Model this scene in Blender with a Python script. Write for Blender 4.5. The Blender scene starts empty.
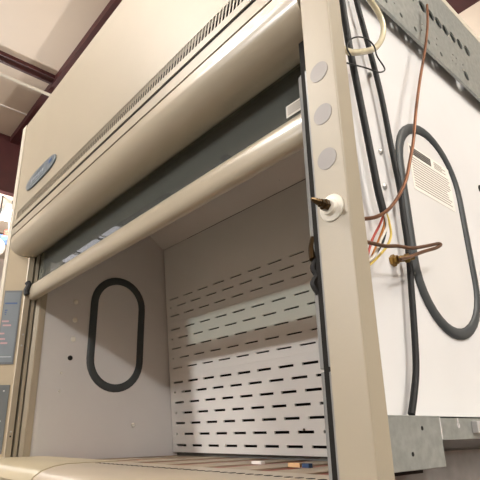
import bpy, bmesh, math, random
from mathutils import Vector, Matrix
random.seed(4)
C = bpy.context.scene.collection
S = 0.585                     # one unit = distance from the eye to the hood front, in metres
H = 1.0
def W(x, y, z): return Vector((x*S, (y-1)*S, z*S+H))

# ------------------------------------------------------------------ materials
def lin(c):
    c = c/255
    return c/12.92 if c <= .04045 else ((c+.055)/1.055)**2.4
def mat(name, rgb, rough=.5, metal=0, bump=0, bscale=40, var=0, vscale=6, spec=.5, coat=0, stretch=None, emit=0, rgb2=None):
    m = bpy.data.materials.new(name); m.use_nodes = True
    nt = m.node_tree; b = nt.nodes['Principled BSDF']
    col = (lin(rgb[0]), lin(rgb[1]), lin(rgb[2]), 1)
    b.inputs['Base Color'].default_value = col
    b.inputs['Roughness'].default_value = rough
    b.inputs['Metallic'].default_value = metal
    b.inputs['Specular IOR Level'].default_value = spec
    b.inputs['Coat Weight'].default_value = coat
    tc = nt.nodes.new('ShaderNodeTexCoord'); mp = nt.nodes.new('ShaderNodeMapping')
    nt.links.new(tc.outputs['Object'], mp.inputs['Vector'])
    if stretch: mp.inputs['Scale'].default_value = stretch
    if var or rgb2:
        n = nt.nodes.new('ShaderNodeTexNoise'); n.inputs['Scale'].default_value = vscale; n.inputs['Detail'].default_value = 6
        nt.links.new(mp.outputs['Vector'], n.inputs['Vector'])
        r = nt.nodes.new('ShaderNodeValToRGB'); r.color_ramp.elements[0].position = .35; r.color_ramp.elements[1].position = .65
        k = 1-var
        r.color_ramp.elements[0].color = (col[0]*k, col[1]*k, col[2]*k, 1) if not rgb2 else (lin(rgb2[0]), lin(rgb2[1]), lin(rgb2[2]), 1)
        r.color_ramp.elements[1].color = col
        nt.links.new(n.outputs['Fac'], r.inputs['Fac']); nt.links.new(r.outputs['Color'], b.inputs['Base Color'])
    if bump:
        n2 = nt.nodes.new('ShaderNodeTexNoise'); n2.inputs['Scale'].default_value = bscale; n2.inputs['Detail'].default_value = 4
        nt.links.new(mp.outputs['Vector'], n2.inputs['Vector'])
        bp = nt.nodes.new('ShaderNodeBump'); bp.inputs['Strength'].default_value = bump; bp.inputs['Distance'].default_value = .002
        nt.links.new(n2.outputs['Fac'], bp.inputs['Height']); nt.links.new(bp.outputs['Normal'], b.inputs['Normal'])
    if emit:
        b.inputs['Emission Color'].default_value = col; b.inputs['Emission Strength'].default_value = emit
    return m
M = {}
M['cream'] = mat('cream_painted_steel', (166,156,137), .42, bump=.08, bscale=220, var=.05, vscale=3)
M['cream_dark'] = mat('beige_painted_steel', (172,158,134), .45, bump=.08, bscale=220, var=.05)
M['trim'] = mat('cream_trim_paint', (208,200,184), .4, var=.03)
M['roll'] = mat('cream_gloss_paint', (168,158,139), .28, var=.03, vscale=2, coat=.3)
M['sill'] = mat('airfoil_paint', (184,171,152), .36, var=.10, vscale=5, bump=.05, stretch=(.4,2,2))
M['sill2'] = mat('airfoil_cream_paint', (186,174,146), .36, var=.12, vscale=5, bump=.05, stretch=(.4,2,2))
M['liner'] = mat('pale_grey_liner', (210,207,204), .5, var=.05, vscale=2.5, bump=.03)
M['baffle'] = mat('off_white_baffle', (228,226,222), .42, var=.05, vscale=3)
M['panel'] = mat('white_side_panel', (226,225,225), .5, var=.05, vscale=3, bump=.03)
M['cover'] = mat('white_cover_plate', (222,220,218), .5, var=.04, vscale=3)
M['gasket'] = mat('dark_rubber', (58,62,62), .5, bump=.1)
M['gasket2'] = mat('grey_rubber', (66,70,72), .5, bump=.1, var=.1)
M['black'] = mat('black_rubber', (10,10,11), .6, bump=.1)
M['void'] = mat('dark_cavity', (22,19,16), .9)  # near-black colour paints in the shade of gaps and recesses
M['galv'] = mat('galvanised_steel', (172,176,172), .38, metal=.5, var=.2, vscale=60, bump=.06, bscale=60)
M['galv_dark'] = mat('dull_galvanised_steel', (128,128,124), .55, metal=.15, var=.2, vscale=26)
M['track'] = mat('grey_metal_track', (140,142,142), .4, metal=.2, var=.2, vscale=10, stretch=(1,1,.2))
M['jamb'] = mat('tan_metal_track', (176,165,145), .42, metal=.15, var=.1, vscale=10, stretch=(1,1,.2))
M['screen'] = mat('blue_grey_overlay', (122,130,136), .35, var=.12, vscale=14)
M['screen2'] = mat('slate_grey_plate', (100,104,104), .4, var=.1, vscale=10)
M['frame_grey'] = mat('grey_plastic', (104,108,112), .4)
M['blue'] = mat('blue_ink', (66,90,130), .5)
M['pink'] = mat('faded_pink_ink', (186,150,152), .5)
M['badge'] = mat('slate_badge', (132,142,148), .32, metal=.3, var=.25, vscale=30)
M['silver'] = mat('silver_ink', (190,198,205), .3, metal=.4)
M['disc'] = mat('grey_plug_plastic', (136,131,127), .45, bump=.1)
M['white'] = mat('white_plastic', (232,228,216), .3)
M['brass'] = mat('brass', (150,118,62), .3, metal=.9, var=.3, vscale=40)
M['bronze'] = mat('dark_brass', (84,66,42), .32, metal=.85, var=.3, vscale=40)
M['copper'] = mat('copper', (134,90,64), .38, metal=.7, var=.35, vscale=20)
M['brown'] = mat('tarnished_copper', (122,88,66), .42, metal=.5, var=.3, vscale=20)
M['clear'] = mat('yellowed_clear_tube', (226,216,184), .22, var=.12, vscale=12, coat=.4)
M['red'] = mat('red_insulation', (170,54,34), .45)
M['orange'] = mat('orange_insulation', (206,130,46), .45)
M['yellow'] = mat('yellow_insulation', (214,186,84), .45)
M['wwire'] = mat('white_insulation', (216,210,200), .45)
M['steel'] = mat('screw_steel', (186,186,184), .3, metal=.8)
M['maroon'] = mat('maroon_primer', (66,20,19), .55, var=.25, vscale=8)
M['ceil'] = mat('white_ceiling_sheet', (216,200,182), .6, var=.06, vscale=1.2, bump=.05, bscale=8)
M['ceil2'] = mat('white_insulation_facing', (232,226,220), .55, var=.05, vscale=1.2)
M['floor'] = mat('concrete', (96,88,80), .6, var=.2, vscale=2)
M['wall'] = mat('painted_wall', (205,198,190), .7, var=.06, vscale=1)
M['wood'] = mat('pallet_wood', (188,170,146), .5, var=.2, vscale=5, stretch=(6,1,6), bump=.2)
M['wood2'] = mat('stained_wood', (158,58,14), .4, var=.35, vscale=5, stretch=(6,1,6), bump=.2)
M['paper'] = mat('cream_paper', (238,234,226), .6)
M['ink'] = mat('grey_print', (158,150,140), .7)
M['ink_dark'] = mat('dark_print', (60,58,58), .6)
M['tan'] = mat('tan_chip', (230,190,140), .6)
M['bluechip'] = mat('blue_chip', (40,70,110), .5)
M['lampbody'] = mat('lamp_housing', (200,200,200), .4, metal=.4)
M['lamp'] = mat('lamp_diffuser', (255,250,238), .5, emit=14)
M['sky'] = mat('skylight_sheet', (236,234,244), .5, emit=2.6)
def glass():
    m = bpy.data.materials.new('sash_glass'); m.use_nodes = True; nt = m.node_tree; nt.nodes.clear()
    o = nt.nodes.new('ShaderNodeOutputMaterial'); t = nt.nodes.new('ShaderNodeBsdfTransparent'); g = nt.nodes.new('ShaderNodeBsdfGlossy')
    mx = nt.nodes.new('ShaderNodeMixShader'); f = nt.nodes.new('ShaderNodeFresnel'); f.inputs['IOR'].default_value = 1.5
    t.inputs['Color'].default_value = (.80,.86,.82,1); g.inputs['Roughness'].default_value = .02
    ml = nt.nodes.new('ShaderNodeMath'); ml.operation = 'MULTIPLY'; ml.inputs[1].default_value = 1.0
    nt.links.new(f.outputs[0], ml.inputs[0]); nt.links.new(ml.outputs[0], mx.inputs[0])
    nt.links.new(t.outputs[0], mx.inputs[1]); nt.links.new(g.outputs[0], mx.inputs[2]); d = nt.nodes.new('ShaderNodeBsdfDiffuse'); d.inputs['Color'].default_value = (.5,.5,.47,1); m2 = nt.nodes.new('ShaderNodeMixShader'); m2.inputs[0].default_value = .09
    nt.links.new(mx.outputs[0], m2.inputs[1]); nt.links.new(d.outputs[0], m2.inputs[2]); nt.links.new(m2.outputs[0], o.inputs['Surface'])
    return m
M['glass'] = glass()

# ------------------------------------------------------------------ mesh helpers (all coordinates in units)
def box(bm, x0, x1, y0, y1, z0, z1):
    v = [bm.verts.new(W(x, y, z)) for x in (x0, x1) for y in (y0, y1) for z in (z0, z1)]
    for q in ((0,1,3,2),(4,6,7,5),(0,4,5,1),(2,3,7,6),(0,2,6,4),(1,5,7,3)): bm.faces.new([v[i] for i in q])
def prism(bm, pts, a, vec):
    """pts: list of 3-D unit points of a polygon, extruded by vec"""
    v0 = [bm.verts.new(W(*p)) for p in pts]; v1 = [bm.verts.new(W(p[0]+vec[0], p[1]+vec[1], p[2]+vec[2])) for p in pts]
    bm.faces.new(v0); bm.faces.new(v1[::-1]); n = len(pts)
    for i in range(n): bm.faces.new((v0[i], v0[(i+1) % n], v1[(i+1) % n], v1[i]))
def profx(bm, prof, x0, x1):                     # closed (y,z) profile run along x
    prism(bm, [(x0, y, z) for y, z in prof], 0, (x1-x0, 0, 0))
def profz(bm, prof, z0, z1):                     # closed (x,y) profile run along z
    prism(bm, [(x, y, z0) for x, y in prof], 0, (0, 0, z1-z0))
def lathe(bm, c, ax, prof, n=28):
    """prof: list of (distance along ax, radius) in units"""
    ax = Vector(ax).normalized(); t = ax.orthogonal().normalized(); b = ax.cross(t); c = Vector(c)
    rings = []
    for d, r in prof:
        rings.append([bm.verts.new(W(*(c+ax*d+(t*math.cos(2*math.pi*i/n)+b*math.sin(2*math.pi*i/n))*max(r, 1e-4)))) for i in range(n)])
    for a, bb in zip(rings, rings[1:]):
        for i in range(n): bm.faces.new((a[i], a[(i+1) % n], bb[(i+1) % n], bb[i]))
    bm.faces.new(rings[0][::-1]); bm.faces.new(rings[-1])
def smoothpath(p, k=6):
    p = [Vector(q) for q in p]; out = []
    for i in range(len(p)-1):
        a = p[max(i-1, 0)]; b = p[i]; c = p[i+1]; d = p[min(i+2, len(p)-1)]
        for j in range(k):
            t = j/k
            out.append(.5*((2*b)+(c-a)*t+(2*a-5*b+4*c-d)*t*t+(3*b-a-3*c+d)*t*t*t))
    out.append(p[-1]); return out
def tube(bm, pts, r, n=10, smooth=True):
    p = smoothpath(pts) if smooth else [Vector(q) for q in pts]
    rings = []; up = None
    for i, q in enumerate(p):
        t = (p[min(i+1, len(p)-1)]-p[max(i-1, 0)]).normalized()
        if up is None: up = t.orthogonal().normalized()
        up = (up-t*up.dot(t)).normalized(); b = t.cross(up)
        rings.append([bm.verts.new(W(*(q+(up*math.cos(2*math.pi*k/n)+b*math.sin(2*math.pi*k/n))*r))) for k in range(n)])
    for a, bb in zip(rings, rings[1:]):
        for k in range(n): bm.faces.new((a[k], a[(k+1) % n], bb[(k+1) % n], bb[k]))
    bm.faces.new(rings[0][::-1]); bm.faces.new(rings[-1])
def obj(name, bm, m, parent=None, smooth=False, bevel=0):
    bmesh.ops.recalc_face_normals(bm, faces=bm.faces)
    vs = [v.co for v in bm.verts]
    c = Vector([(min(v[i] for v in vs)+max(v[i] for v in vs))/2 for i in range(3)])
    bmesh.ops.translate(bm, verts=bm.verts, vec=-c)
    me = bpy.data.meshes.new(name); bm.to_mesh(me); bm.free()
    o = bpy.data.objects.new(name, me); C.objects.link(o)
    if smooth:
        for p in me.polygons: p.use_smooth = True
        try: me.set_sharp_from_angle(angle=math.radians(40))
        except Exception: pass
    me.materials.append(M[m])
    if parent is not None:
        o.parent = parent; pl = parent; off = Vector((0,0,0))
        while pl is not None: off += pl.location; pl = pl.parent
        o.location = c-off
    else: o.location = c
    if bevel:
        b = o.modifiers.new('bevel', 'BEVEL'); b.width = bevel; b.segments = 2; b.limit_method = 'ANGLE'
    return o
def thing(name, loc, label, cat, group=None):
    o = bpy.data.objects.new(name, None); C.objects.link(o); o.location = W(*loc); o.empty_display_size = .1
    o['label'] = label; o['category'] = cat
    if group: o['group'] = group
    return o
def tag(o, label, cat, group=None):
    o['label'] = label; o['category'] = cat
    if group: o['group'] = group
    return o
def struct(o, label=None):
    o['kind'] = 'structure'
    if label: o['label'] = label
    return o
B = bmesh.new
def bx(name, m, parent, *a, bevel=0):
    bm = B(); box(bm, *a); return obj(name, bm, m, parent, bevel=bevel)

# ------------------------------------------------------------------ the hood
XL, XR = -3.62, -.85           # inner faces of the end walls
hood = thing('fume_hood', (-2.2, 1.8, -.170), 'large cream fume cupboard with raised glass sash and slotted white baffle', 'fume hood')
# right corner post
pr = B(); profz(pr, [(-.77,1.0),(-.664,1.0),(-.664,1.070),(-.70,1.070),(-.70,1.03),(-.74,1.03),(-.74,1.08),(-.77,1.08)], -.170, 2.49)
post = obj('corner_post', pr, 'cream', hood, bevel=.0022); post['label'] = 'right corner post with grey plugs and nozzle'
for z in (1.034, .882, .732):
    b = B(); lathe(b, (-.72,1.0,z), (0,-1,0), [(0,.033),(.0015,.033)]); obj('plug_disc', b, 'disc', post)
b = B(); lathe(b, (-.718,1.0,.577), (0,-1,0), [(0,.039),(.004,.039),(.007,.035),(.009,.025),(.020,.023),(.023,.019),(.023,.001)])
esc = obj('nozzle_collar', b, 'white', post, True)
b = B(); lathe(b, (-.718,.976,.577), (0,-1,0), [(0,.016),(.014,.016),(.016,.012),(.027,.012),(.029,.008),(.036,.010),(.042,.006),(.044,.009),(.050,.005),(.052,.0075),(.064,.003)], 6)
b2 = obj('nozzle', b, 'bronze', post); b2['label'] = 'dark brass barbed nozzle'
# left corner post: narrow front face and a bevelled inner face
c50, s50 = .64, .77
pl_ = B(); profz(pl_, [(-3.795,1.0),(-3.72,1.0),(-3.62,1.118),(-3.62,1.14),(-3.795,1.14)], -.170, 1.40)
lp = obj('corner_post', pl_, 'cream_dark', hood); lp['label'] = 'left corner post with control overlay'
b = B(); profz(b, [(-3.80,.992),(-3.722,.992),(-3.722,1.0),(-3.74,1.0),(-3.74,1.14),(-3.80,1.14)], -.170, 2.485)
obj('post_trim', b, 'trim', hood, bevel=.0015)
# things on the bevel: s along it, z up, t out of it
def bev(s, z, t=0):
    return (-3.72+c50*s+s50*t, 1.0+s50*s-c50*t, z)
def bevbox(bm, s0, s1, z0, z1, t0, t1):
    prism(bm, [bev(s0,z0,t0), bev(s1,z0,t0), bev(s1,z1,t0), bev(s0,z1,t0)], 0, (s50*(t1-t0), -c50*(t1-t0), 0))
b = B(); bevbox(b, .012,.139, .485,1.03, .0005,.006); cp = obj('control_overlay', b, 'frame_grey', lp)
b = B(); bevbox(b, .018,.130, .50,1.015, .006,.0075); obj('overlay_face', b, 'screen', cp)
b = B(); bevbox(b, .025,.115, .925,.937, .0075,.0083); obj('blue_stripe', b, 'blue', cp)
b = B()
for z, s0, s1 in ((.86,.03,.045),(.875,.03,.05),(.845,.034,.042)): bevbox(b, s0,s1,z,z+.008,.0075,.0083)
obj('blue_symbol', b, 'blue', cp)
for z, s0, s1 in ((.79,.02,.07),(.76,.03,.09),(.70,.015,.05),(.66,.02,.06),(.63,.03,.08)):
    b = B(); bevbox(b, s0,s1,z,z+.012,.0075,.0083); obj('pink_print', b, 'pink', cp)
b = B(); bevbox(b, .02,.12,.535,.54,.0075,.0083); obj('print_line', b, 'silver', cp)
b = B(); bevbox(b, .012,.137, -.11,.342, .0005,.006); sp = obj('service_plate', b, 'screen2', lp)
def bscrew(s, z, par, m='steel', r=.006):
    b = B(); lathe(b, bev(s, z, .004), (s50,-c50,0), [(0,r),(.003,r),(.005,r*.5)], 10); obj('screw', b, m, par, True)
bscrew(.10,.30,sp); bscrew(.10,.10,sp); bscrew(.04,.502,cp)
# sash tracks on the left
b = B()
profz(b, [(-3.66,1.118),(-3.62,1.118),(-3.612,1.122),(-3.612,1.160),(-3.625,1.163),(-3.66,1.163)], -.16, 1.46)
obj('sash_track', b, 'jamb', hood)
bx('track_groove', 'void', hood, -3.68,-3.655,1.118,1.29,-.16,1.46)
b = B(); profz(b, [(-3.66,1.178),(-3.618,1.178),(-3.618,1.200),(-3.66,1.200)], -.16,1.46); obj('sash_track', b, 'jamb', hood)
b = B(); profz(b, [(-3.66,1.214),(-3.625,1.214),(-3.612,1.238),(-3.606,1.242),(-3.606,1.286),(-3.618,1.289),(-3.66,1.289)], -.16,1.46); obj('sash_track', b, 'jamb', hood)
for z in (.70,.62,.03): 
    b = B(); lathe(b, (-3.612,1.142,z), (1,0,0), [(0,.007),(.003,.007),(.006,.003)], 10); obj('track_screw', b, 'steel', hood, True)
b = B(); lathe(b, (-3.612,1.142,.0), (1,0,0), [(0,.006),(.001,.006)], 10); obj('track_hole', b, 'black', hood)
# right sash track (grey metal strip seen past the post)
b = B(); profz(b, [(-.880,1.10),(-.86,1.092),(-.80,1.085),(-.80,1.14),(-.880,1.14)], -.170, .158); obj('sash_track', b, 'track', hood, bevel=.002)
b = B(); profz(b, [(-.882,1.10),(-.86,1.092),(-.80,1.085),(-.80,1.14),(-.882,1.14)], .166, 1.17); obj('sash_track', b, 'track', hood, bevel=.002)
bx('track_liner', 'void', hood, -.86,-.775, 1.09,1.14, -.17, 2.3)
# upper front panel with louvres
bx('front_panel', 'cream', hood, -3.722,-.775, 1.0,1.006, 1.655,2.485)
bx('front_panel_strip', 'cream', hood, -3.722,-.775, 1.0,1.005, 1.552,1.588)
b = B(); n = 124; p = (3.66-.80)/n
for i in range(n):                               # slanted bars of the louvre
    x = -3.66+i*p
    prism(b, [(x-.010,1.0,1.588),(x-.010+p*.36,1.0,1.588),(x+.006+p*.36,1.0,1.655),(x+.006,1.0,1.655)], 0, (0,.002,0))
prism(b, [(-3.722,1.0,1.588),(-3.676,1.0,1.588),(-3.648,1.0,1.655),(-3.722,1.0,1.655)], 0, (0,.012,0))
obj('vent_grille', b, 'cream', hood)
bx('vent_cavity', 'void', hood, -3.71,-.79, 1.05,1.06, 1.45,1.70)
bx('front_rail', 'cream', hood, -3.722,-.775, .998,1.004, 1.470,1.528)
bx('panel_groove', 'void', hood, -3.715,-.78, 1.034,1.045, 1.44,1.60)
# bullnose header
prof = [(1.0,1.462),(.999,1.435)]
R0, cy, cz = .118, 1.112, 1.415
for i in range(0, 27):
    a = math.radians(180+i*8)
    prof.append((cy+R0*.98*math.cos(a), cz+R0*math.sin(a)))
prof += [(1.15,1.462)]
b = B(); profx(b, prof, -3.722,-.785); obj('bullnose_header', b, 'roll', hood, True)
bx('header_back', 'cream_dark', hood, -3.70,-.80, 1.130,1.142, 1.38,2.45)
# badge
b = B(); pts = []
for i in range(40):
    a = 2*math.pi*i/40; ca, sa = math.cos(a), math.sin(a)
    pts.append((-3.205+.285*math.copysign(abs(ca)**.7, ca), 1.0, 1.795+.058*math.copysign(abs(sa)**.75, sa)))
prism(b, pts, 0, (0,-.012,0)); bd = obj('badge', b, 'badge', hood, bevel=.003)
b = B()
for i in range(7):
    x = -3.37+i*.036; box(b, x, x+.022, .986,.988, 1.783+.004*(i % 2), 1.805)
box(b, -3.38,-3.13,.986,.988,1.768,1.773); obj('badge_lettering', b, 'silver', bd)
bx('badge_emblem', 'blue', bd, -3.03,-2.985,.986,.988,1.79,1.815)
# rear shell, top, ends
bx('top_cover', 'cream_dark', hood, -3.79,-.86, 1.03,2.95, 2.44,2.455)
bx('rear_panel', 'cream_dark', hood, -3.79,-.86, 2.93,2.95, -.170,2.44)
# left end wall (liner) with oblong window
bx('left_liner', 'liner', hood, XL-.03,XL, 1.289,2.93, -.170,2.40)
bx('left_end_panel', 'cream', hood, -3.795,-3.775, 1.14,2.95, -.170,2.44)
def stadium(cy_, cz_, hw, hh, n=18):
    out = []
    for i in range(n+1): a = math.pi*i/n; out.append((cy_+hw*math.cos(a), cz_+hh-hw+hw*math.sin(a)))
    for i in range(n+1): a = math.pi+math.pi*i/n; out.append((cy_+hw*math.cos(a), cz_-hh+hw+hw*math.sin(a)))
    return out
def ring(bm, x, cy_, cz_, hw, hh, w, t, sgn):
    """rounded gasket running round an oblong opening"""
    sec = [(0,0),(0,.5),(.12,.85),(.35,1),(.65,1),(.88,.85),(1,.5),(1,0)]
    loops = []
    for a, h in sec:
        loops.append([bm.verts.new(W(x+sgn*t*h, y, z)) for y, z in stadium(cy_, cz_, hw-w*a, hh-w*a)])
    m_ = len(loops[0])
    for l0, l1 in zip(loops, loops[1:]+loops[:1]):
        for i in range(m_): bm.faces.new((l0[i], l0[(i+1) % m_], l1[(i+1) % m_], l1[i]))
b = B(); ring(b, XL, 1.90,.80, .252,.478, .062, .016, 1); g = obj('window_gasket', b, 'gasket', hood, True); g['label'] = 'dark oblong gasket on the left inner wall'
b = B(); prism(b, [(XL, y, z) for y, z in stadium(1.90,.80,.20,.425)], 0, (.003,0,0)); obj('window_cover', b, 'liner', hood)
for u, (y, z, m) in enumerate(((1.522,1.007,'white'),(1.527,.861,'white'),(1.525,.71,'white'),(1.515,.563,'black'),(1.456,.446,'white'),(1.454,.314,'white'),(2.091,.074,'white'))):
    r = (.020,.020,.021,.019,.007,.007,.018)[u]
    b = B(); lathe(b, (XL,y,z), (1,0,0), [(0,r),(.006,r),(.012,r*.7),(.013,.001)], 14)
    o = obj('hole_plug', b, m, hood, True); o['label'] = ('dark' if m == 'black' else 'white')+' plug in the left inner wall'
# right liner and side panel
bx('right_liner', 'liner', hood, XR-.045,XR-.03, 1.14,2.93, -.170,2.40)
bx('side_panel', 'panel', hood, XR-.025,XR, 1.16,2.95, -.06,2.45)
# baffle: three slotted panels and a plain upper one, leaning forward
def by(z): return 2.480+(z+.143)*(2.325-2.480)/(1.632+.143)
def bseg(bm, x0, x1, z0, z1, t=.012):
    prism(bm, [(x0,by(z0),z0),(x1,by(z0),z0),(x1,by(z1),z1),(x0,by(z1),z1)], 0, (0,t,0))
def slotted(rows, z0, z1, h):
    bm = B(); X0, X1 = XL+.012, XR-.05; cur = z0
    for z, full in sorted(rows):
        bseg(bm, X0, X1, cur, z-h/2)
        cuts = []
        if full: k0 = -3.55
        else: k0 = -3.444; cuts.append((-3.553,-3.528))
        L = .134
        x = k0
        while x+L < X1-.03: cuts.append((x, x+L)); x += .2083
        cx = X0
        for a, e in cuts: bseg(bm, cx, a, z-h/2, z+h/2); cx = e
        bseg(bm, cx, X1, z-h/2, z+h/2)
        cur = z+h/2
    bseg(bm, X0, X1, cur, z1)
    return bm
o = obj('baffle_panel', slotted([(-.088,1),(0,0),(.085,1),(.167,0),(.252,1),(.336,0),(.418,1)], -.143,.478,.017), 'baffle', hood); o['label'] = 'lowest slotted panel of the baffle'
o = obj('baffle_panel', slotted([(.538,1),(.622,0),(.705,1),(.790,0),(.873,1)], .4785,.934,.0115), 'baffle', hood); o['label'] = 'middle slotted panel of the baffle'
o = obj('baffle_panel', slotted([(.993,1),(1.072,0),(1.145,1)], .9345,1.632,.011), 'baffle', hood); o['label'] = 'upper slotted panel of the baffle'
bx('plenum', 'void', hood, XL,XR-.05, 2.60,2.62, -.17,1.9)
b = B(); prism(b, [(XL,2.33,1.640),(XR-.05,2.33,1.640),(XR-.05,2.345,1.66),(XL,2.345,1.66)], 0, (0,-1.05,.72)); obj('sloped_top_liner', b, 'liner', hood)
bx('rear_channel', 'galv_dark', hood, XL,XR-.05, 2.53,2.56, -.170,-.15)
for x, z in ((-2.05,1.655),(-3.0,1.655)):
    b = B(); lathe(b, (x,2.27,1.69), (0,-.5,-.86), [(0,.008),(.006,.008),(.008,.003)], 10); obj('liner_screw', b, 'steel', hood, True)
b = B(); lathe(b, (-2.135,2.462,-.005+.02), (0,-1,0), [(0,.007),(.004,.007)], 10); obj('baffle_screw', b, 'bronze', hood)
# sash
sash = bx('sash_glass', 'glass', hood, -3.60,-.86, 1.206,1.213, 1.03,2.05)
sash['label'] = 'clear sliding glass pane'
pf = []
for i in range(24):
    a = 2*math.pi*i/24; ca, sa = math.cos(a), math.sin(a)
    pf.append((1.175+.038*math.copysign(abs(ca)**.8, ca), 1.020+.062*math.copysign(abs(sa)**.8, sa)))
b = B(); profx(b, pf, -3.596,-.87); h = obj('sash_handle', b, 'roll', sash, True)
b = B(); tube(b, [(-3.580,1.125,.99),(-3.585,1.12,1.02),(-3.575,1.13,1.06),(-3.585,1.12,1.085)], .022, 8); obj('sash_guide', b, 'black', sash, True)
b = B(); tube(b, [(-.864,1.10,.565),(-.876,1.10,.53),(-.868,1.09,.49)], .012, 8); obj('sash_guide', b, 'bronze', sash, True)
b = B(); tube(b, [(-.862,1.10,.49),(-.872,1.095,.465),(-.864,1.10,.44),(-.872,1.09,.415),(-.862,1.10,.385)], .012, 8); obj('sash_guide', b, 'black', sash, True)
st = bx('sash_sticker', 'paper', sash, -1.035,-.955, 1.2035,1.2055, 1.138,1.190)
b = B()
for i in range(4): box(b, -1.025,-.965+.004*(i % 2), 1.2027,1.2035, 1.147+i*.010,1.151+i*.010)
obj('sticker_print', b, 'ink', st)
# airfoil at the bottom of the opening
def foil(x0, x1, dz=0, dy=0):
    pr_ = [(1.405,-.150),(1.40,-.138),(1.20,-.136),(1.10,-.137),(1.03,-.147),(.975,-.165),(.94,-.19),(.925,-.215),(.935,-.235),(.95,-.236),(.945,-.212),(.985,-.178),(1.035,-.160),(1.10,-.150),(1.20,-.147),(1.40,-.152)]
    b = B(); profx(b, [(y+dy, z+dz) for y, z in pr_], x0, x1); return b
af = obj('airfoil', foil(-2.55,-.78), 'sill', hood, True); af['label'] = 'curved pinkish beige airfoil'
a2 = obj('airfoil', foil(-3.95,-2.551,.004,-.003), 'sill2', hood, True); a2['label'] = 'curved cream airfoil end'
b = B(); x = -2.5
while x < -.9: box(b, x, x+.018, 1.232,1.256, -.140,-.1350); x += .046
obj('perforation_row', b, 'void', af)
# galvanised rail on top of the right side, with punched holes
rx = -.80
b = B(); box(b, rx-.008, rx, 1.02, 3.1, 1.80, 2.34); rail = obj('top_rail', b, 'galv', hood); rail['label'] = 'galvanised rail with punched holes'
cut = B()
ys = [(1.30,2.075),(1.41,2.08),(1.52,2.08),(1.63,2.085),(1.74,2.085),(1.84,2.09),(1.945,2.09),(2.065,2.095),(2.155,2.10),(2.235,2.10),(2.315,2.10),(2.405,2.105),(2.49,2.11),(2.59,2.12)]
for y, z in ys: lathe(cut, (rx-.05,y,z), (1,0,0), [(0,.034),(.1,.034)], 20)
lathe(cut, (rx-.05,2.49,1.885), (1,0,0), [(0,.03),(.1,.03)], 20)
for y in (1.30,1.42,1.55,1.67,1.80,1.93,2.06,2.19): lathe(cut, (rx-.05,y,1.86), (1,0,0), [(0,.014),(.1,.014)], 12)
cut_o = obj('rail_cutter', cut, 'galv', None); cme = cut_o.data
bm_ = rail.modifiers.new('holes', 'BOOLEAN'); bm_.operation = 'DIFFERENCE'; bm_.object = cut_o; bm_.solver = 'EXACT'
dg = bpy.context.evaluated_depsgraph_get(); dg.update()
me2 = bpy.data.meshes.new_from_object(rail.evaluated_get(dg)); rail.modifiers.clear(); rail.data = me2
bpy.data.objects.remove(cut_o)
bx('rail_flange', 'galv', rail, rx-.045,rx-.008, 1.02,3.1, 2.332,2.34)
bx('rail_flange', 'galv', rail, rx-.014,rx-.008, 1.02,3.1, 1.80,1.806)
for y in (1.36,1.75,2.0,2.15,2.33,2.37,2.45):
    for z in (1.95,1.90):
        b = B(); lathe(b, (rx,y+.02*(z > 1.92),z), (1,0,0), [(0,.006),(.003,.005)], 8); obj('rivet', b, 'steel', rail, True)
bx('top_trim', 'trim', hood, -.858,-.838, 1.02,3.2, 2.455,2.50)
bx('trim_gap', 'void', hood, -.858,-.848, 1.02,3.1, 2.34,2.455)
# oblong cover on the outer side
b = B(); ring(b, XR, 1.925,.822, .282,.486, .044, .016, 1); g = obj('window_gasket', b, 'gasket2', hood, True); g['label'] = 'grey oblong gasket on the outer side panel'
b = B(); prism(b, [(XR, y, z) for y, z in stadium(1.925,.822,.235,.44)], 0, (.004,0,0)); oc = obj('window_cover', b, 'cover', hood)
lx = XR+.004
lb = bx('instruction_label', 'paper', oc, lx,lx+.0015, 1.755,2.120, .945,1.165)
def lab(y0, y1, z0, z1, m, nm): return bx(nm, m, lb, lx+.0015,lx+.0025, y0,y1,z0,z1)
lab(1.768,1.945,1.118,1.155,'ink_dark','label_heading')
b = B()
for i in range(3): box(b, lx+.0025,lx+.0030, 1.775,1.938, 1.124+i*.010,1.127+i*.010)
obj('heading_print', b, 'ink', lb)
b = B()
for i in range(12):
    z = 1.100-i*.0125
    box(b, lx+.0015,lx+.0022, 1.77,2.11-.05*random.random(), z,z+.004)
for i in range(4): box(b, lx+.0015,lx+.0022, 1.975,2.08-.03*(i % 2), 1.122+i*.009,1.126+i*.009)
obj('label_print', b, 'ink', lb)
for y, z in ((1.524,1.395),(1.529,1.03),(1.524,.875)):
    b = B(); lathe(b, (XR,y,z), (1,0,0), [(0,.012),(.006,.012),(.010,.006)], 12); obj('panel_screw', b, 'steel', hood, True)
b = B(); lathe(b, (XR,2.49,1.19), (1,0,0), [(0,.022),(.004,.022)], 14); obj('panel_hole', b, 'black', hood)
# galvanised bracket, lower rail and base
br = B(); box(br, -.676,-.668, 1.071,1.325, -.092,.034); box(br, -.80,-.668, 1.071,1.325, .030,.036); brk = obj('corner_bracket', br, 'galv', hood, bevel=.001)
for y, z in ((1.226,.005),(1.165,-.055)):
    b = B(); lathe(b, (-.668,y,z), (1,0,0), [(0,.0055),(.0008,.0055)], 12); obj('bracket_hole', b, 'black', brk)
bx('bright_edge_strip', 'panel', hood, -.694,-.676, 1.3255,1.344, -.024,.034)  # white strip added to stand in for the lit edge at the gap
b = B(); box(b, -.698,-.690, 1.345,3.0, -.026,.036); box(b, -.84,-.690, 1.345,3.0, .032,.036); lr = obj('side_rail', b, 'galv', hood)
b = B(); lathe(b, (-.690,1.475,.012), (1,0,0), [(0,.008),(.0008,.008)], 12); box(b, -.690,-.6892,1.471,1.479,.012,.032); obj('keyhole', b, 'panel', lr)
bx('clamp_block', 'lampbody', lr, -.690,-.672, 1.56,1.66, -.010,.024, bevel=.001)
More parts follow.
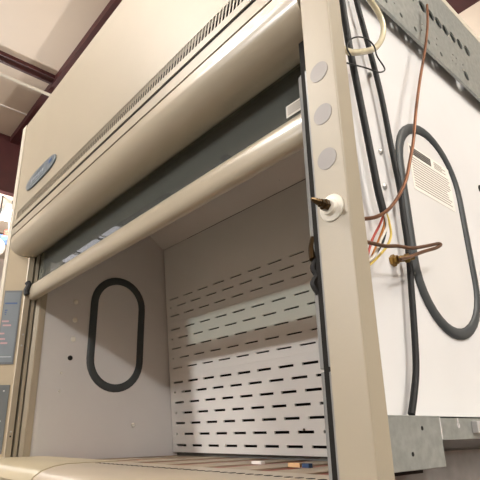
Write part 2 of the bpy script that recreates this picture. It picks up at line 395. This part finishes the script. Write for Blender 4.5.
bx('base_panel', 'galv_dark', hood, -.80,-.78, 1.07,3.0, -.170,-.062)
bx('bracket_undershade', 'void', hood, -.79,-.70, 1.075,1.26, -.104,-.094)  # dark sheet put in as the shadow under the bracket

# ------------------------------------------------------------------ cables and tubes on the right side
PC = {}
def path(px, x):                                  # points listed as (y, z) on the plane x
    return [(x, y, z) for y, z in px]
#P0
b = B(); tube(b, path([(1.302,1.663),(1.310,1.506),(1.320,1.367),(1.339,1.215),(1.362,1.030),(1.377,0.911),(1.391,0.797),(1.410,0.710)], -0.8), 0.0135, 10); tag(obj('black_cable', b, 'black', None, True), 'thick black cable nearest the post, ending in coloured wires', 'cable')
b = B(); tube(b, path([(1.440,1.754),(1.461,1.648),(1.505,1.465),(1.541,1.285),(1.561,1.082),(1.572,0.974),(1.583,0.869),(1.580,0.743),(1.580,0.631),(1.561,0.468),(1.536,0.288),(1.515,0.187),(1.481,0.106),(1.450,0.047)], -0.819), 0.0115, 10); tag(obj('black_cable', b, 'black', None, True), 'long black cable hanging down to the galvanised bracket', 'cable')
b = B(); tube(b, path([(1.362,1.655),(1.412,1.628),(1.462,1.600),(1.488,1.550),(1.463,1.468),(1.397,1.379),(1.299,1.302),(1.219,1.254),(1.166,1.240)], -0.74), 0.0115, 10); tag(obj('plastic_tube', b, 'clear', None, True), 'yellowed clear plastic tube looped over the black cables', 'tube')
b = B(); tube(b, path([(1.181,1.197),(1.163,1.220),(1.187,1.269),(1.242,1.316),(1.302,1.344),(1.345,1.338),(1.356,1.299),(1.396,1.272),(1.392,1.252),(1.347,1.222),(1.268,1.196),(1.152,1.151)], -0.715), 0.0028, 10); tag(obj('tie_wire', b, 'black', None, True), 'thin black wire wrapped around the cables below the loop', 'wire')
b = B(); tube(b, path([(2.022,2.044),(1.981,1.887),(1.897,1.683),(1.787,1.453),(1.700,1.254),(1.634,1.082),(1.579,0.970),(1.524,0.866),(1.448,0.772),(1.368,0.698),(1.288,0.649),(1.206,0.618)], -0.76), 0.0065, 10); tag(obj('copper_tube', b, 'copper', None, True), 'long bent copper tube hanging from the galvanised rail', 'tube')
b = B(); tube(b, path([(1.161,0.528),(1.219,0.534),(1.285,0.542),(1.364,0.561),(1.454,0.576),(1.556,0.608),(1.652,0.641),(1.670,0.640),(1.630,0.619),(1.535,0.583),(1.446,0.546),(1.365,0.515)], -0.74), 0.0062, 10); tag(obj('brown_tube', b, 'brown', None, True), 'brown tube bent into a hairpin and joined to brass fitting', 'tube')
b = B(); tube(b, path([(1.392,0.701),(1.359,0.654),(1.305,0.590),(1.274,0.541),(1.249,0.495)], -0.79), 0.0042, 10); tag(obj('red_wire', b, 'red', None, True), 'red wire hanging from the cable end', 'wire', 'wires fanning from the black cable end')
b = B(); tube(b, path([(1.385,0.696),(1.368,0.647),(1.319,0.577),(1.267,0.510),(1.234,0.477)], -0.782), 0.0042, 10); tag(obj('orange_wire', b, 'orange', None, True), 'orange wire in the middle of the bundle', 'wire', 'wires fanning from the black cable end')
b = B(); tube(b, path([(1.378,0.695),(1.390,0.665),(1.391,0.618),(1.357,0.570),(1.288,0.513),(1.220,0.465)], -0.774), 0.0042, 10); tag(obj('yellow_wire', b, 'yellow', None, True), 'yellow wire bulging farthest right of the bundle', 'wire', 'wires fanning from the black cable end')
b = B(); tube(b, path([(1.356,0.678),(1.351,0.630),(1.314,0.564),(1.246,0.501),(1.210,0.474)], -0.766), 0.0042, 10); tag(obj('black_wire', b, 'black', None, True), 'thin black wire within the coloured bundle', 'wire', 'wires fanning from the black cable end')
b = B(); tube(b, path([(1.342,0.675),(1.345,0.632),(1.297,0.571),(1.253,0.513),(1.198,0.472)], -0.758), 0.0042, 10); tag(obj('white_wire', b, 'wwire', None, True), 'white wire within the coloured bundle', 'wire', 'wires fanning from the black cable end')
fit = thing('brass_fitting', (-0.84,1.512,0.574), 'hexagonal brass fitting screwed into the white side panel', 'fitting')
b = B(); lathe(b, (XR,1.512,.574), (1,0,0), [(0,.022),(.012,.022),(.014,.016),(.024,.016)], 6); obj('flange_nut', b, 'brass', fit)
b = B(); lathe(b, (-.826,1.512,.574), (.75,.6,.06), [(0,.012),(.02,.012),(.022,.016),(.038,.016),(.040,.010),(.055,.009)], 6); obj('hex_body', b, 'brass', fit)
#P1

# ------------------------------------------------------------------ wood under the hood
pal = thing('wooden_pallet', (-2.3,1.9,-.34), 'wooden pallet of pale and orange stained boards carrying the fume cupboard', 'pallet')
bx('stringer', 'wood2', pal, -3.9,-.6, 1.30,1.42, -.34,-.262)
bx('stringer', 'wood2', pal, -3.9,-.6, 1.95,2.05, -.34,-.262)
bx('stringer', 'wood2', pal, -3.9,-.6, 2.70,2.80, -.34,-.262)
x = -3.9; i = 0
while x < -.72:
    w = .22 if i % 2 == 0 else .13
    z1 = -.2+.004*(i % 3)
    o = bx('board', 'wood' if i % 2 == 0 else 'wood2', pal, x, x+w, 1.12,2.90, -.262, -.170 if i % 2 == 0 else -.176)
    x += w+.006; i += 1
tag(bx('wood_chip', 'tan', None, -1.86,-1.78, 2.0,2.03, -.170,-.150), 'tan wood offcut beside blue scrap below baffle', 'offcut')
tag(bx('blue_scrap', 'bluechip', None, -1.765,-1.72, 2.0,2.03, -.170,-.150), 'small blue scrap lying below the slotted baffle', 'scrap')
tag(bx('wood_chip', 'paper', None, -2.20,-2.12, 2.06,2.09, -.170,-.154), 'pale offcut lying left of the blue scrap', 'offcut')
stand = thing('steel_stand', (-2.3,1.9,-1.70), 'dark red steel stand under the pallet', 'stand')
bx('stand_top', 'maroon', stand, -4.4,-.5, .90,3.0, -.40,-.34)
for x in (-4.35,-.62):
    for y in (.95,2.9): bx('leg', 'maroon', stand, x,x+.09, y,y+.08, -1.709,-.40)

# ------------------------------------------------------------------ building
zf, zc = -H/S, 6.0
struct(bx('floor', 'floor', None, -17.5,9, -15,11, zf-.1,zf))
struct(bx('wall_left', 'wall', None, -17.6,-17.5, -15,11, zf,zc))
struct(bx('wall_right', 'wall', None, 9,9.1, -15,11, zf,zc))
struct(bx('wall_back', 'wall', None, -17.5,9, 11,11.1, zf,zc))
struct(bx('wall_front', 'wall', None, -17.5,9, -15.1,-15, zf,zc))
struct(bx('ceiling', 'ceil', None, -17.6,9.1, -15.1,11.1, zc,zc+.1))
t_i = 0
def trim(m, lab_, *a):
    global t_i; t_i += 1
    return struct(bx('trim_%d' % t_i, m, None, *a), lab_)
trim('maroon', 'dark red roof beam running above the hood', -17.5,9, 2.28,2.66, 5.86,6.0)
for y in (-3.6,-9.5): trim('maroon', 'dark red roof beam', -17.5,9, y,y+.38, 5.80,6.0)
trim('maroon', 'dark red roof beam behind the hood', -17.5,9, 5.75,6.36, 5.90,6.0)
trim('maroon', 'dark red cross purlin above the hood left end', -7.40,-7.20, -15,11, 5.93,6.0)
for x in (-13.6,-11.9,-15.2): trim('ink_dark', 'dark purlin at the far left of the roof', x,x+.10, -15,11, 5.94,6.0)
trim('maroon', 'deep dark red girder at the left', -9.75,-9.6, -15,11, 4.72,6.0)
for x in (-8.65,-3.0,-1.2): trim('ceil2', 'raised seam in the ceiling sheet', x,x+.03, -15,11, 5.985,6.0)
b = B(); tube(b, [(-7.52,-6,5.80),(-7.52,2.42,5.80),(-7.52,5,5.80)], .028, 8, False)
tag(obj('ceiling_conduit', b, 'trim', None, True), 'thin cream conduit running beside the dark red roof purlin', 'conduit')
# skylight sheets between the purlins, seen mirrored in the sash
x = -16.4
for w in (.9,1.9,1.9,.75):
    struct(bx('window_%d' % (int(-x)), 'sky', None, x,x+w, -4.55,-3.55, 5.97,5.998)); x += w+.17
# lamps
def highbay(x, y, z, p, size, label, rot=(0,0,0), up=0):
    t = thing('ceiling_lamp', (x,y,z), label, 'lamp')
    w = size
    bx('housing', 'lampbody', t, x-w,x+w, y-w*.5,y+w*.5, z,z+.14)
    bx('diffuser', 'lamp', t, x-w*.95,x+w*.95, y-w*.45,y+w*.45, z-.02,z)
    l = bpy.data.lights.new('lamp_light', 'AREA'); l.shape = 'RECTANGLE'; l.size = 1.9*w*S; l.size_y = .9*w*S; l.energy = p; l.color = (1,.98,.955)
    lo = bpy.data.objects.new('lamp_light', l); C.objects.link(lo); lo.parent = t; lo.location = (0,0,-.03)
    lo.rotation_euler = rot
    if up:  # upward area light added only to brighten the ceiling
        l = bpy.data.lights.new('ceiling_fill', 'AREA'); l.shape = 'RECTANGLE'; l.size = 1.9*w*S; l.size_y = .9*w*S; l.energy = up; l.color = (1,.975,.94)
        lo = bpy.data.objects.new('ceiling_fill', l); C.objects.link(lo); lo.parent = t; lo.location = (0,0,.16*S); lo.rotation_euler = (math.pi,0,0)
    return t
highbay(-7.0,-12.0,5.3, 580, .55, 'suspended ceiling lamp out of view to the front left', (math.radians(55),0,math.radians(-22)), 180)
highbay(7.4,-5.8,4.4, 235, .55, 'suspended ceiling lamp out of view to the front right', (math.radians(60),0,math.radians(57)), 100)
highbay(3.8,2.6,5.0, 78, 1.8, 'suspended ceiling lamp out of view beside the side panel', (0,math.radians(38),0), 120)
highbay(-4.0,-2.2,4.9, 55, .5, 'suspended ceiling lamp out of view above the camera', (0,0,0), 150)
highbay(-10.8,1.2,4.0, 60, .5, 'suspended ceiling lamp out of view beyond the left post', (0,0,0), 240)
highbay(-12.75,3.3,5.62, 160, .42, 'bright white ceiling lamp at far left behind the cream post')
highbay(-5.5,7,4.2, 60, .5, 'suspended ceiling lamp hidden behind the hood', (0,0,0), 280)
# far left odds and ends
t = thing('hanging_sign', (-12.6,3.35,4.85), 'red and blue panel hanging at far left beside the post', 'sign')
bx('red_panel', 'red', t, -12.65,-12.6, 3.2,3.5, 4.97,5.12)
bx('blue_panel', 'blue', t, -12.65,-12.6, 3.05,3.3, 4.72,4.97)
bx('hanging_rod', 'black', t, -12.64,-12.61, 3.28,3.31, 5.12,6.0)
b = B(); lathe(b, (-12.5,3.0,4.55), (1,-.3,-.2), [(0,.22),(.05,.24),(.07,.2),(.07,.001)], 24)
wf = thing('round_fixture', (-12.5,3.0,4.55), 'round white fixture hanging at far left below the lamp', 'fixture')
obj('shade', b, 'white', wf, True)
bx('hanging_rod', 'black', wf, -12.52,-12.49, 2.99,3.02, 4.7,6.0)

# ------------------------------------------------------------------ world, camera
w = bpy.data.worlds.new('world'); bpy.context.scene.world = w; w.use_nodes = True
w.node_tree.nodes['Background'].inputs[0].default_value = (.9,.85,.8,1); w.node_tree.nodes['Background'].inputs[1].default_value = .3
f, yaw, pitch, roll = 483.642362, .858438032, .331496782, -.0150788810
cx_, cy_ = 227.632, 266.727
cyw, syw, cp_, sp_ = math.cos(yaw), math.sin(yaw), math.cos(pitch), math.sin(pitch)
fw = Vector((-syw*cp_, cyw*cp_, sp_)); rt = Vector((cyw, syw, 0)); up = rt.cross(fw)
c_, s_ = math.cos(roll), math.sin(roll)
r2 = c_*rt+s_*up; u2 = -s_*rt+c_*up
cam = bpy.data.cameras.new('camera'); co = bpy.data.objects.new('camera', cam); C.objects.link(co)
mm = Matrix((r2, u2, -fw)).transposed().to_4x4(); mm.translation = W(0,0,0); co.matrix_world = mm
cam.sensor_width = 36; cam.sensor_fit = 'HORIZONTAL'; cam.lens = f/480*36; cam.shift_x = (240-cx_)/480; cam.shift_y = (cy_-240)/480
cam.clip_start = .02
sc = bpy.context.scene; sc.camera = co
sc.view_settings.view_transform = 'Standard'; sc.view_settings.look = 'None'; sc.view_settings.gamma = 1; sc.view_settings.use_curve_mapping = False
sc.view_settings.exposure = .1
